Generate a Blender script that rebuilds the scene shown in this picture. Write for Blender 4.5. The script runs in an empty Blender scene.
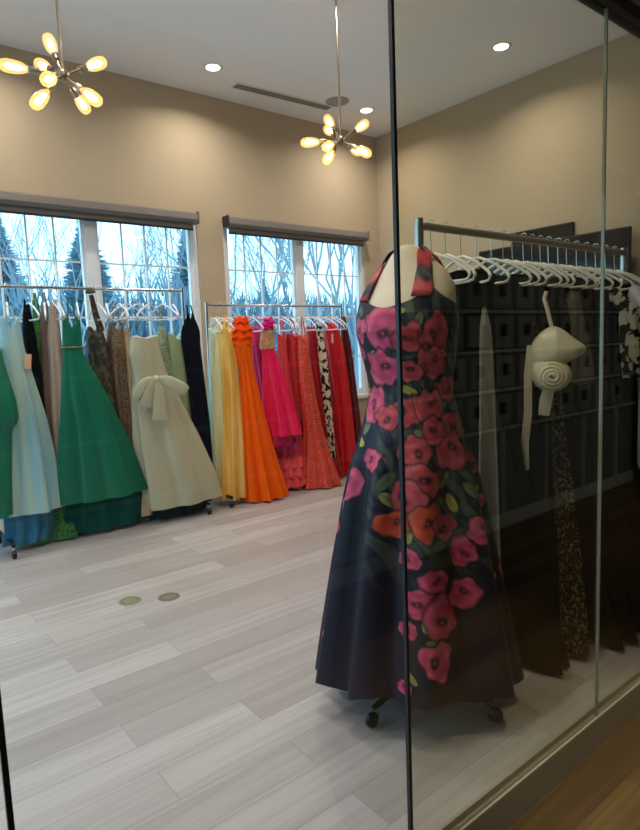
import bpy, math, random
import numpy as np
from mathutils import Vector, Matrix, Euler
random.seed(7)
PI = math.pi
S = bpy.context.scene
COL = S.collection

# ------------------------------------------------------------------ helpers
class MB:
    """collects geometry; build() links it as one mesh object"""
    def __init__(self):
        self.v = []; self.f = []
    def box(self, x0, y0, z0, x1, y1, z1):
        n = len(self.v)
        self.v += [(x0,y0,z0),(x1,y0,z0),(x1,y1,z0),(x0,y1,z0),(x0,y0,z1),(x1,y0,z1),(x1,y1,z1),(x0,y1,z1)]
        self.f += [tuple(n+i for i in q) for q in ((0,3,2,1),(4,5,6,7),(0,1,5,4),(1,2,6,5),(2,3,7,6),(3,0,4,7))]
        return self
    def tube(self, pts, rad, seg=8, cap=True):
        pts = [Vector(p) for p in pts]
        n = len(pts)
        rads = rad if isinstance(rad, (list, tuple)) else [rad]*n
        prev = None; base = len(self.v)
        for i, p in enumerate(pts):
            t = (pts[min(i+1, n-1)] - pts[max(i-1, 0)])
            if t.length < 1e-9: t = Vector((0,0,1))
            t.normalize()
            if prev is None:
                a = Vector((1,0,0)) if abs(t.x) < .8 else Vector((0,1,0))
                u = t.cross(a).normalized()
            else:
                u = (prev - t*prev.dot(t))
                u = u.normalized() if u.length > 1e-6 else t.cross(Vector((0,1,0.3))).normalized()
            prev = u; w = t.cross(u)
            for k in range(seg):
                a = 2*PI*k/seg
                self.v.append(tuple(p + (u*math.cos(a) + w*math.sin(a))*rads[i]))
        for i in range(n-1):
            for k in range(seg):
                a = base+i*seg+k; b = base+i*seg+(k+1) % seg
                self.f.append((a, b, b+seg, a+seg))
        if cap:
            self.f.append(tuple(base+k for k in range(seg))[::-1])
            self.f.append(tuple(base+(n-1)*seg+k for k in range(seg)))
        return self
    def grid(self, P, closed_u=True, cap0=False, cap1=False):
        """P: array (rows, cols, 3)"""
        R, Cn = P.shape[:2]; b = len(self.v)
        self.v += [tuple(map(float, p)) for p in P.reshape(-1, 3)]
        m = Cn if closed_u else Cn-1
        for i in range(R-1):
            for k in range(m):
                k2 = (k+1) % Cn
                self.f.append((b+i*Cn+k, b+i*Cn+k2, b+(i+1)*Cn+k2, b+(i+1)*Cn+k))
        if cap0: self.f.append(tuple(b+k for k in range(Cn))[::-1])
        if cap1: self.f.append(tuple(b+(R-1)*Cn+k for k in range(Cn)))
        return self
    def lathe(self, prof, seg=24, center=(0,0,0), axis=None, caps=True):
        """prof: list of (r, z) ; axis: direction for local z"""
        P = np.zeros((len(prof), seg, 3))
        q = Vector((0,0,1)).rotation_difference(Vector(axis)) if axis is not None else None
        for i, (r, z) in enumerate(prof):
            for k in range(seg):
                a = 2*PI*k/seg; v = Vector((max(r,1e-4)*math.cos(a), max(r,1e-4)*math.sin(a), z))
                if q: v = q @ v
                P[i,k] = v + Vector(center)
        return self.grid(P, True, caps, caps)
    def pillow(self, outline, depth, M=None, smooth=2):
        """an outline (x,z) inflated to both sides of its plane (y)"""
        o = [Vector((a,0,b)) for a, b in outline]
        for _ in range(smooth):
            q = []
            for i in range(len(o)):
                a, b = o[i], o[(i+1) % len(o)]
                q += [a*.75+b*.25, a*.25+b*.75]
            o = q
        c = sum(o, Vector())/len(o)
        rows = []
        for s, sg in ((.02,-1),(.35,-1),(.6,-1),(.8,-1),(.93,-1),(1,0),(.93,1),(.8,1),(.6,1),(.35,1),(.02,1)):
            rows.append([c+(p-c)*s + Vector((0, sg*depth*math.sqrt(max(0,1-s*s)), 0)) for p in o])
        M = M or Matrix()
        P = np.array([[tuple(M @ p) for p in r] for r in rows])
        return self.grid(P, True, True, True)
    def ribbon(self, pts, widths, wdir, thick=.004):
        """a cloth strip of real thickness along pts; wdir = its width direction"""
        pts = [Vector(p) for p in pts]; n = len(pts); rows = []
        for i, p in enumerate(pts):
            t = (pts[min(i+1,n-1)]-pts[max(i-1,0)]).normalized()
            w = Vector(wdir(i) if callable(wdir) else wdir); w = (w - t*w.dot(t)).normalized(); nn = t.cross(w)
            wd = widths[i] if isinstance(widths,(list,tuple)) else widths
            rows.append([p+w*wd/2+nn*thick/2, p+nn*thick*.8, p-w*wd/2+nn*thick/2, p-w*wd/2-nn*thick/2, p-nn*thick*.2, p+w*wd/2-nn*thick/2])
        return self.grid(np.array([[tuple(p) for p in r] for r in rows]), True, True, True)
    def build(self, name, mat, parent=None, smooth=False, loc=None, kind=None, bevel=0):
        me = bpy.data.meshes.new(name); me.from_pydata(self.v, [], self.f); me.validate()
        import bmesh
        bm = bmesh.new(); bm.from_mesh(me); bmesh.ops.recalc_face_normals(bm, faces=bm.faces); bm.to_mesh(me); bm.free()
        if smooth:
            me.polygons.foreach_set('use_smooth', [True]*len(me.polygons))
            try: me.set_sharp_from_angle(angle=math.radians(50))
            except Exception: pass
        o = bpy.data.objects.new(name, me); COL.objects.link(o)
        if mat: me.materials.append(mat)
        if loc: o.location = loc
        if parent: o.parent = parent
        if kind: o['kind'] = kind
        if bevel:
            m = o.modifiers.new('bevel', 'BEVEL'); m.width = bevel; m.segments = 2; m.limit_method = 'ANGLE'
        return o

def tag(o, label, cat, group=None, kind=None):
    o['label'] = label; o['category'] = cat
    if group: o['group'] = group
    if kind: o['kind'] = kind
    return o
def empty(name, loc=(0,0,0), rz=0.0):
    o = bpy.data.objects.new(name, None); COL.objects.link(o); o.empty_display_size = .1
    o.location = loc; o.rotation_euler = (0,0,rz); return o
def copy_tree(o, parent=None):
    c = o.copy(); COL.objects.link(c)
    if parent: c.parent = parent
    for ch in list(o.children): copy_tree(ch, c)
    return c

# ------------------------------------------------------------------ materials
def newmat(name):
    m = bpy.data.materials.new(name); m.use_nodes = True
    nt = m.node_tree; b = nt.nodes['Principled BSDF']
    return m, nt, b
def N(nt, t, **kw):
    n = nt.nodes.new(t)
    for k, v in kw.items():
        if k.startswith('_'): setattr(n, k[1:], v)
        else: n.inputs[k.replace('_',' ')].default_value = v
    return n
def srgb(r, g, b):
    f = lambda c: (c/255/12.92) if c/255 <= .04045 else ((c/255+.055)/1.055)**2.4
    return (f(r), f(g), f(b), 1)
def plain(name, col, rough=.5, metal=0, spec=.5, noise=0.06, nscale=6, bump=0, bscale=80):
    m, nt, b = newmat(name)
    b.inputs['Roughness'].default_value = rough; b.inputs['Metallic'].default_value = metal
    b.inputs['Specular IOR Level'].default_value = spec
    tc = N(nt,'ShaderNodeTexCoord'); nz = N(nt,'ShaderNodeTexNoise',Scale=nscale,Detail=3.0)
    nt.links.new(tc.outputs['Object'], nz.inputs['Vector'])
    mr = N(nt,'ShaderNodeMapRange'); mr.inputs['To Min'].default_value = 1-noise; mr.inputs['To Max'].default_value = 1+noise
    nt.links.new(nz.outputs['Fac'], mr.inputs['Value'])
    mx = N(nt,'ShaderNodeVectorMath',_operation='SCALE'); mx.inputs[0].default_value = col[:3]
    nt.links.new(mr.outputs['Result'], mx.inputs['Scale']); nt.links.new(mx.outputs['Vector'], b.inputs['Base Color'])
    if bump:
        n2 = N(nt,'ShaderNodeTexNoise',Scale=bscale,Detail=2.0); nt.links.new(tc.outputs['Object'], n2.inputs['Vector'])
        bp = N(nt,'ShaderNodeBump',Strength=bump,Distance=.01); nt.links.new(n2.outputs['Fac'], bp.inputs['Height'])
        nt.links.new(bp.outputs['Normal'], b.inputs['Normal'])
    return m
def fabric(name, rgb, kind='satin', rgb2=None):
    col = srgb(*rgb)
    m, nt, b = newmat(name)
    tc = N(nt,'ShaderNodeTexCoord'); L = nt.links.new
    b.inputs['Roughness'].default_value = {'satin':.38,'chiffon':.85,'sequin':.32,'matte':.9,'print':.7}[kind]
    b.inputs['Specular IOR Level'].default_value = {'satin':.4,'chiffon':.1,'sequin':.4,'matte':.06,'print':.2}[kind]
    b.inputs['Sheen Weight'].default_value = {'satin':.04,'chiffon':.08,'sequin':0,'matte':.0,'print':.0}[kind]
    b.inputs['Sheen Tint'].default_value = col
    if kind == 'sequin':
        vo = N(nt,'ShaderNodeTexVoronoi',Scale=110.0); L(tc.outputs['Object'], vo.inputs['Vector'])
        mx = N(nt,'ShaderNodeMix',_data_type='RGBA'); mx.inputs['A'].default_value = tuple(c*.55 for c in col[:3])+(1,)
        mx.inputs['B'].default_value = srgb(*rgb2) if rgb2 else tuple(min(1,c*1.4+.02) for c in col[:3])+(1,)
        sp = N(nt,'ShaderNodeSeparateColor'); L(vo.outputs['Color'], sp.inputs['Color']); L(sp.outputs[0], mx.inputs['Factor'])
        L(mx.outputs['Result'], b.inputs['Base Color'])
        bp = N(nt,'ShaderNodeBump',Strength=.5,Distance=.004); L(vo.outputs['Distance'], bp.inputs['Height']); L(bp.outputs['Normal'], b.inputs['Normal'])
        b.inputs['Metallic'].default_value = .15
    elif kind == 'print':
        mp = N(nt,'ShaderNodeMapping'); mp.inputs['Scale'].default_value = (1,1,.8); L(tc.outputs['Object'], mp.inputs['Vector'])
        nz = N(nt,'ShaderNodeTexNoise',Scale=24.0,Detail=2.0); L(mp.outputs['Vector'], nz.inputs['Vector'])
        cr = N(nt,'ShaderNodeValToRGB'); cr.color_ramp.elements[0].position=.47; cr.color_ramp.elements[1].position=.5
        cr.color_ramp.elements[0].color=col; cr.color_ramp.elements[1].color=srgb(*rgb2)
        L(nz.outputs['Fac'], cr.inputs['Fac']); L(cr.outputs['Color'], b.inputs['Base Color'])
    else:
        mp0 = N(nt,'ShaderNodeMapping'); mp0.inputs['Scale'].default_value = (2.2,2.2,.25); L(tc.outputs['Object'], mp0.inputs['Vector'])
        nz = N(nt,'ShaderNodeTexNoise',Scale=5.0,Detail=3.0); L(mp0.outputs['Vector'], nz.inputs['Vector'])
        mx = N(nt,'ShaderNodeMix',_data_type='RGBA'); mx.inputs['A'].default_value = tuple(c*.9 for c in col[:3])+(1,)
        mx.inputs['B'].default_value = srgb(*rgb2) if rgb2 else tuple(min(1,c*1.1) for c in col[:3])+(1,)
        if rgb2:
            mr = N(nt,'ShaderNodeMapRange'); mr.inputs['From Min'].default_value=.35; mr.inputs['From Max'].default_value=.65
            L(nz.outputs['Fac'], mr.inputs['Value']); L(mr.outputs['Result'], mx.inputs['Factor'])
        else: L(nz.outputs['Fac'], mx.inputs['Factor'])
        L(mx.outputs['Result'], b.inputs['Base Color'])
        mp = N(nt,'ShaderNodeMapping'); mp.inputs['Scale'].default_value = (14,14,3); L(tc.outputs['Object'], mp.inputs['Vector'])
        n2 = N(nt,'ShaderNodeTexNoise',Scale=1.0,Detail=3.0); L(mp.outputs['Vector'], n2.inputs['Vector'])
        bp = N(nt,'ShaderNodeBump',Strength=.35,Distance=.03); L(n2.outputs['Fac'], bp.inputs['Height']); L(bp.outputs['Normal'], b.inputs['Normal'])
    return m
def sheer(name, rgb, alpha):
    m = fabric(name, rgb, 'chiffon'); nt = m.node_tree
    m.node_tree.nodes['Principled BSDF'].inputs['Alpha'].default_value = alpha
    return m
def emis(name, rgb, strength):
    m, nt, b = newmat(name); b.inputs['Base Color'].default_value = (*rgb[:3],1)
    b.inputs['Emission Color'].default_value = (*rgb[:3],1); b.inputs['Emission Strength'].default_value = strength
    return m
def glass(name, tint, ior=1.5, rough=0.0):
    m, nt, b = newmat(name); nt.nodes.remove(b); out = nt.nodes['Material Output']
    tr = N(nt,'ShaderNodeBsdfTransparent',Color=(*tint,1)); gl = N(nt,'ShaderNodeBsdfGlossy',Roughness=rough)
    fr = N(nt,'ShaderNodeFresnel',IOR=ior)
    # same reflectance whichever side of the face is hit
    ge = N(nt,'ShaderNodeNewGeometry'); mi = N(nt,'ShaderNodeMix',_data_type='FLOAT'); fr2 = N(nt,'ShaderNodeFresnel',IOR=1/ior)
    nt.links.new(ge.outputs['Backfacing'], mi.inputs['Factor']); nt.links.new(fr.outputs[0], mi.inputs['A']); nt.links.new(fr2.outputs[0], mi.inputs['B'])
    mx = N(nt,'ShaderNodeMixShader'); nt.links.new(mi.outputs['Result'], mx.inputs['Fac'])
    nt.links.new(tr.outputs[0], mx.inputs[1]); nt.links.new(gl.outputs[0], mx.inputs[2]); nt.links.new(mx.outputs[0], out.inputs['Surface'])
    return m
def planks(name, c1, c2, c3, w=1.22, h=.18, rough=.42, spec=.45):
    m, nt, b = newmat(name); L = nt.links.new
    tc = N(nt,'ShaderNodeTexCoord')
    br = N(nt,'ShaderNodeTexBrick',Scale=1.0); br.inputs['Brick Width'].default_value = w; br.inputs['Row Height'].default_value = h
    br.offset = .37; br.inputs['Mortar Size'].default_value = .0012; br.inputs['Mortar Smooth'].default_value = .3
    br.inputs['Color1'].default_value = c1; br.inputs['Color2'].default_value = c2
    br.inputs['Mortar'].default_value = tuple(.55*x for x in c2[:3])+(1,); br.inputs['Bias'].default_value = 0.0
    L(tc.outputs['Object'], br.inputs['Vector'])
    # each plank's own shift of the grain
    mp = N(nt,'ShaderNodeMapping'); mp.inputs['Scale'].default_value = (.9,22,1); L(tc.outputs['Object'], mp.inputs['Vector'])
    ad = N(nt,'ShaderNodeVectorMath',_operation='ADD'); sc = N(nt,'ShaderNodeVectorMath',_operation='SCALE'); sc.inputs['Scale'].default_value = 40
    L(br.outputs['Color'], sc.inputs[0]); L(mp.outputs['Vector'], ad.inputs[0]); L(sc.outputs['Vector'], ad.inputs[1])
    nz = N(nt,'ShaderNodeTexNoise',Scale=1.0,Detail=6.0,Roughness=.62,Distortion=.6); L(ad.outputs['Vector'], nz.inputs['Vector'])
    mr = N(nt,'ShaderNodeMapRange'); mr.inputs['From Min'].default_value=.38; mr.inputs['From Max'].default_value=.68; L(nz.outputs['Fac'], mr.inputs['Value'])
    mx = N(nt,'ShaderNodeMix',_data_type='RGBA'); mx.inputs['B'].default_value = c3
    ml = N(nt,'ShaderNodeMath',_operation='MULTIPLY'); ml.inputs[1].default_value = .6; L(mr.outputs['Result'], ml.inputs[0])
    L(ml.outputs[0], mx.inputs['Factor']); L(br.outputs['Color'], mx.inputs['A']); L(mx.outputs['Result'], b.inputs['Base Color'])
    b.inputs['Roughness'].default_value = rough; b.inputs['Specular IOR Level'].default_value = spec
    bp = N(nt,'ShaderNodeBump',Strength=.12,Distance=.003); L(nz.outputs['Fac'], bp.inputs['Height']); L(bp.outputs['Normal'], b.inputs['Normal'])
    return m

WALL = plain('beige_wall_paint', srgb(186,168,142), .75, spec=.2, noise=.015, nscale=2)
CEIL = plain('ceiling_paint', srgb(238,236,234), .85, spec=.1, noise=.01, nscale=2)
WHITE = plain('white_window_vinyl', srgb(228,232,236), .4, noise=.01)
TRIM = plain('white_trim', srgb(222,218,208), .45, noise=.01)
GREYWALL = plain('grey_wall_paint', srgb(128,128,124), .7, spec=.2, noise=.03, nscale=3)
GREYTRIM = plain('pale_grey_trim', srgb(198,198,190), .5, noise=.02)
DARKMETAL = plain('dark_bronze_metal', srgb(62,58,55), .4, metal=.6, noise=.04)
SILL = plain('satin_aluminium', srgb(176,168,150), .4, metal=.25, noise=.03)
SEAL = plain('black_seal', srgb(10,10,11), .4, noise=.02)
CLEARSEAL = plain('pale_clear_seal', srgb(140,138,120), .3, noise=.02)
CHROME = plain('chrome', srgb(200,200,198), .22, metal=1, noise=.03)
NICKEL = plain('brushed_nickel', srgb(160,145,125), .3, metal=1, noise=.03)
BLACKPL = plain('black_plastic', srgb(16,16,17), .45, noise=.03)
WHITEPL = plain('white_plastic', srgb(232,228,214), .35, noise=.02)
PALEPL = plain('translucent_white_plastic', srgb(220,226,234), .3, noise=.02)
BLIND = plain('taupe_blind_fabric', srgb(126,119,114), .8, spec=.1, noise=.04, nscale=30)
BLINDDK = plain('dark_blind_edge', srgb(38,37,38), .6, noise=.03)
GRILLE = plain('grey_grille', srgb(160,157,154), .6, noise=.03)
CREAM = plain('cream_form_fabric', srgb(232,214,186), .75, spec=.15, noise=.02, bump=.05)
PANE = glass('window_glass', (.93,.98,1.0))
GCLEAR = glass('clear_glass', (1,1,1), 1.4)
GTINT = glass('tinted_glass', (.935,.925,.86))
FLOOR = planks('grey_oak_vinyl_planks', srgb(192,186,184), srgb(164,157,154), srgb(148,140,136))
FLOOR2 = planks('brown_oak_planks', srgb(126,102,62), srgb(88,68,40), srgb(62,45,25), 1.2, .125, .4)
SCREEN = plain('glossy_dark_screen', srgb(22,24,28), .08, noise=.02)

# ------------------------------------------------------------------ the setting
YB, XR, XL, ZC, YG = 5.84, 5.75, -2.6, 4.10, 1.018
MB().box(XL-.2, YG+.03, -.1, XR+.2, YB+.2, 0).build('floor', FLOOR, kind='structure')
MB().box(XL-.2, -1.2, -.1, XR+2.2, YG+.03, 0).build('floor_corridor', FLOOR2, kind='structure')
MB().box(XL-.2, YG-.06, ZC, XR+.2, YB+.2, ZC+.15).build('ceiling', CEIL, kind='structure')
MB().box(XL-.2, -1.2, 3.0, XR+2.2, YG-.06, 3.12).build('ceiling_corridor', CEIL, kind='structure')
WIN = [(.92,3.12), (3.42,5.50), (-1.58,.62)]  # last one is unseen, added for its daylight
Z0, Z1 = .82, 2.88
w = MB(); xs = sorted([a for p in WIN for a in p])
w.box(XL-.2, YB, 0, XR+.2, YB+.2, Z0).box(XL-.2, YB, Z1, XR+.2, YB+.2, ZC)
edges = [XL-.2]+xs+[XR+.2]
for i in range(0, len(edges), 2): w.box(edges[i], YB, Z0, edges[i+1], YB+.2, Z1)
w.build('wall_back', WALL, kind='structure')
MB().box(XR, YG-.06, 0, XR+.2, YB, ZC).build('wall_right', WALL, kind='structure')
MB().box(XL-.2, YG-.06, 0, XL, 1.6, ZC).box(XL-.2, 5.3, 0, XL, YB, ZC).box(XL-.2, 1.6, 0, XL, 5.3, .4).box(XL-.2, 1.6, 3.1, XL, 5.3, ZC).build('wall_left', WALL, kind='structure')
wl = empty('window_4', (XL-.1, 3.45, .4)); wl['kind'] = 'structure'  # unseen glazing added to bring cool daylight onto floor and ceiling
m_ = MB()
for y_ in (-1.85,-.62,.55,1.78): m_.box(-.04,y_,0,.04,y_+.07,2.7)
m_.box(-.04,-1.78,0,.04,1.78,.07).box(-.04,-1.78,2.63,.04,1.78,2.7).build('window_frame', WHITE, wl, kind='structure')
for y_ in (-1.78,-.55,.62): MB().box(-.003,y_,.07,.003,y_+1.16,2.63).build('window_pane', PANE, wl, kind='structure')
MB().box(XL, YB-.015, 0, XR, YB, .12).build('baseboard_back', TRIM, kind='structure')
MB().box(XR-.015, YG+.1, 0, XR, YB-.015, .12).build('baseboard_right', TRIM, kind='structure')
def window(name, x0, x1):
    root = empty(name, ((x0+x1)/2, YB+.05, Z0)); root['kind'] = 'structure'
    cx = (x0+x1)/2; W = (x1-x0)/2; H = Z1-Z0
    f = MB(); t = .055
    f.box(-W,-.02,0, W,.08,t).box(-W,-.02,H-t, W,.08,H).box(-W,-.02,t, -W+t,.08,H-t).box(W-t,-.02,t, W,.08,H-t)
    f.box(-.05,-.02,t, .05,.08,H-t)
    f.build('window_frame', WHITE, root, kind='structure')
    MB().box(-W-.0,-.09,-.03, W+.0,-.021,.012).build('window_sill', WHITE, root, kind='structure')
    for s in (-1, 1):
        a, b = (-W+t, -.05) if s < 0 else (.05, W-t)
        sa = MB().box(a,.0,t, a+.03,.05,H-t).box(b-.03,.0,t, b,.05,H-t).box(a+.03,.0,t, b-.03,.05,t+.035).box(a+.03,.0,H-t-.035, b-.03,.05,H-t)
        sa.build('sash', WHITE, root, kind='structure')
        m = MB(); a2, b2, zb, zt = a+.03, b-.03, t+.035, H-t-.035
        for k in range(1, 4):
            x = a2+(b2-a2)*k/4; m.box(x-.008,.018,zb, x+.008,.034,zt)
        for z in (.51, 1.02, 1.53): m.box(a2,.019,z-.008, b2,.033,z+.008)
        m.build('muntins', WHITE, root, kind='structure')
        MB().box(a2,.024,zb, b2,.028,zt).build('window_pane', PANE, root, kind='structure')
for i, (a, b) in enumerate(WIN): window('window_%d' % (i+1), a, b)

# the glass partition between room and corridor
gw = empty('wall_glass', (0, YG, 0)); gw['kind'] = 'structure'
MB().box(XL,-.013,0, XR+2,.026,.118).build('bottom_rail', plain('taupe_rail', srgb(150,138,118), .5, noise=.03), gw, kind='structure')
MB().box(XL,-.013,.118, XR+2,-.0062,.126).box(XL,.0155,.118, XR+2,.026,.140).box(XL,-.0062,.1181, XR+2,.0155,.121).build('glazing_bead', SILL, gw, kind='structure')
MB().box(XL,-.03,2.525, XR+2,.03,2.565).build('top_track', DARKMETAL, gw, kind='structure')
MB().box(XL,-.06,2.565, XR+2,.06,ZC).build('header_wall', WALL, gw, kind='structure')
jx = [XL, -1.72, -.79, .15, 1.06, 2.04, 2.99, 3.92, 4.86, XR]
for i in range(len(jx)-1):
    a, b = jx[i]+.0044, jx[i+1]-.0044
    MB().box(a,-.005,.121, b,.005,2.525).build('glass_pane', GTINT if jx[i] >= 1.05 else GCLEAR, gw, kind='structure')
for x in jx[1:-1]:
    dark = x < 1.5
    hw = .0045 if dark else .0030
    hd_ = .0055 if dark else .0052
    MB().box(x-hw,-hd_,.121, x+hw,hd_,2.525).build('joint_seal', SEAL if dark else CLEARSEAL, gw, kind='structure')

# corridor wall behind the camera (seen reflected in the glass)
YW = -.77
MB().box(XL,YW-.15,0, 6.27,YW,3.0).build('wall_corridor', GREYWALL, kind='structure')
MB().box(XL,YW,0, 6.27,YW+.018,.105).build('baseboard_corridor', GREYTRIM, kind='structure')
DREC = plain('dark_recess_paint', srgb(40,38,36), .8)  # the walls below are unseen, added to shut sky light out
MB().box(6.27,-1.2,0, 6.4,YW-.15,3.0).build('wall_corridor_return', DREC, kind='structure')
MB().box(6.4,-1.35,0, XR+2.2,-1.2,3.0).build('wall_corridor_recess', DREC, kind='structure')
MB().box(XR+2,-1.2,0, XR+2.2,YG+.03,3.0).build('wall_corridor_end', DREC, kind='structure')
MB().box(XL-.2,-1.2,0, XL,YG-.06,3.0).build('wall_corridor_start', GREYWALL, kind='structure')
MB().box(XR+.2,YG+.03,0, XR+2.2,YG+.2,3.0).build('wall_beyond', DREC, kind='structure')
for k, z in enumerate((.80, 1.10, 1.40, 1.70)):
    MB().box(XL,YW,z-.014, 6.27,YW+.03,z+.006).build('trim_%d' % (k+1), GREYTRIM, kind='structure')
for k in range(7):
    x = 2.2+.62*k
    MB().box(x-.012,YW,.105, x+.012,YW+.01,.78).build('trim_%d' % (k+5), GREYTRIM, kind='structure')
MAT_ = plain('pale_mat_board', srgb(150,150,145), .8); FRM = plain('grey_picture_frame', srgb(95,95,92), .5); PRT = plain('dark_print', srgb(14,14,14), .4)
pf = empty('picture_frame')
MB().box(-.135,0,0, .135,.012,.27).build('frame', FRM, pf)
MB().box(-.12,.012,.015, .12,.014,.255).build('mat_board', MAT_, pf)
MB().box(-.04,.014,.10, .04,.016,.19).build('print', PRT, pf)
first = True
for r, z in enumerate((.808, 1.108, 1.408, 1.708)):
    for c in range(9):
        if r == 2 and c == 1: continue
        o = pf if first else copy_tree(pf); first = False
        o.location = (3.42+.31*c+.02*((r*5+c*3) % 3), YW+.0005, z)
        tag(o, 'grey picture frame with pale mat and small dark print on the ledged grey wall', 'picture', 'framed prints on the grey corridor wall')
bf = empty('picture_frame', (3.42+.31, YW+.0005, 1.408))
MB().box(-.14,0,0, .14,.02,.28).build('frame', BLACKPL, bf); MB().box(-.112,.02,.028, .112,.022,.252).build('mat_board', MAT_, bf)
tag(bf, 'black picture frame with plain pale mat on the ledged grey wall', 'picture')

# ------------------------------------------------------------------ outside
MB().box(-60,6.1,-.6, 90,90,-.4).box(-60,-20,-.6, XL-.3,6.1,-.4).build('ground_outside', plain('pale_bounce_ground', srgb(214,216,218), .9, noise=.05, nscale=2), kind='structure')  # ground made pale to bounce daylight up to the ceiling
BARK = plain('grey_bark', srgb(132,146,154), .9, noise=.15, nscale=20)
NEEDLE = plain('dark_needles', srgb(102,130,144), .9, spec=.1, noise=.2, nscale=3)
SHRUB = plain('winter_shrub', srgb(120,146,158), .9, spec=.1, noise=.2, nscale=3)
def conifer(seed, h):
    rnd = random.Random(seed); fo = MB()
    n = 2600
    for i in range(n):
        t = (i/n)**.8; z = .5+t*(h-.5); R = ((1-t)*h*.30+.05)*(1+.10*math.sin(z*5.0))
        a = rnd.uniform(0, 2*PI); L = R*rnd.uniform(.6,1.1)
        p0 = Vector((0,0,z)); d = Vector((math.cos(a), math.sin(a), rnd.uniform(-.35,.25)))
        s = Vector((-d.y, d.x, 0))*.045*(.4+R)
        b = len(fo.v); q0 = p0+d*L*.25; q1 = p0+d*L
        fo.v += [tuple(q0+s), tuple(q0-s), tuple(q0+Vector((0,0,.12))), tuple(q1+Vector((0,0,rnd.uniform(0,.15))))]
        fo.f += [(b,b+1,b+3),(b+1,b+2,b+3),(b+2,b,b+3),(b,b+2,b+1)]
    root = empty('conifer_tree')
    fo.build('foliage', NEEDLE, root)
    MB().tube([(0,0,-.2),(0,0,h*.5),(0,0,h)], [.14,.08,.01], 6).build('trunk', BARK, root)
    return root
def bare(seed, h, up=.75):
    rnd = random.Random(seed); br = MB(); root = empty('bare_tree')
    def grow(p, d, L, r, dep):
        q = p; pts = [p]
        for k in range(3):
            d = (d+Vector((rnd.uniform(-.16,.16), rnd.uniform(-.16,.16), rnd.uniform(0,.14)))).normalized()
            q = q+d*L/3; pts.append(q)
        br.tube(pts, [r,r*.88,r*.76,r*.64], 4 if dep < 3 else 3, False)
        if dep < 6:
            for k in range(rnd.choice((2,3,3)) if dep < 4 else 2):
                nd = (d*up+Vector((rnd.uniform(-1,1), rnd.uniform(-1,1), rnd.uniform(-.1,.6)))*.55).normalized()
                grow(pts[rnd.choice((2,3,3))], nd, L*rnd.uniform(.62,.85), r*.62, dep+1)
    t0 = h*.2
    for k in range(4):
        a = k*PI/2+rnd.uniform(0,1)
        grow(Vector((0,0,t0)), Vector((math.cos(a)*.35, math.sin(a)*.35, 1)).normalized(), h*.27, .034*h/6+.006, 1)
    br.build('branches', BARK, root)
    MB().tube([(0,0,-.5),(0,0,t0*.5),(.02,0,t0*1.05)], [.15,.12,.1], 8).build('trunk', BARK, root)
    return root
# heading (tan from +Y), distance, height
con = [(.335,16,5.5,'tall dark conifer seen through middle of the left window'), (.515,19,6.2,'dark conifer behind the right edge of the left window'),
       (.21,22,6.6,'distant conifer seen at the left end of the left window'), (.67,26,5.2,'far conifer low in the left part of the right window')]
for i, (t, d, h, lab) in enumerate(con):
    o = conifer(i, h); o.location = (t*d, d, -.4); tag(o, lab, 'tree', 'trees outside the windows')
bt = [(.30,13,5.2,.8,'bare tree just left of the tall conifer in the left window'), (.47,14,5.4,.8,'bare tree just right of the tall conifer in the left window'),
      (.64,12,6.6,.8,'bare spreading tree behind the left sash of the right window'), (.80,9.5,7.5,1.25,'bare many-stemmed tree filling the right sash of the right window'),
      (.91,12,8.0,1.1,'bare upright tree at the right edge of the right window'), (.72,15,6.5,.9,'bare tree behind the centre post of the right window'), (.52,22,6.0,.8,'distant bare tree at the right end of the left window')]
for i, (t, d, h, up, lab) in enumerate(bt):
    o = bare(30+i, h, up); o.location = (t*d, d, -.4); tag(o, lab, 'tree', 'trees outside the windows')
hd = MB(); rnd = random.Random(5)
for (tn, d, R_) in [(.17,17,2.7),(.27,18,3.3),(.35,17,3.0),(.45,18,3.5),(.53,17,3.2),(.61,18,3.0),(.69,17,3.2),(.77,18,3.0),(.86,17,3.1),(.95,18,3.0),(.10,18,2.8)]:
    C0 = Vector((tn*d, d, -.6))
    for i in range(2600):
        a = rnd.uniform(0,2*PI); e = math.asin(rnd.uniform(0,1)); rr = R_*rnd.uniform(.55,1.08)
        p = Vector((math.cos(a)*math.cos(e), math.sin(a)*math.cos(e), math.sin(e)*1.1))*rr
        dd = p.normalized()+Vector((rnd.uniform(-.6,.6), rnd.uniform(-.6,.6), .3)); dd.normalize()
        s = dd.cross(Vector((rnd.uniform(-1,1),rnd.uniform(-1,1),.2))).normalized()*R_*.012; L = R_*.22; p = p+C0
        b = len(hd.v); hd.v += [tuple(p+s),tuple(p-s),tuple(p+dd.cross(s)*.8),tuple(p+dd*L)]
        hd.f += [(b,b+1,b+3),(b+1,b+2,b+3),(b+2,b,b+3),(b,b+2,b+1)]
tag(hd.build('shrubbery', SHRUB), 'tangled blue-grey winter shrubbery outside below the trees', 'shrubbery', kind='stuff')

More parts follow.
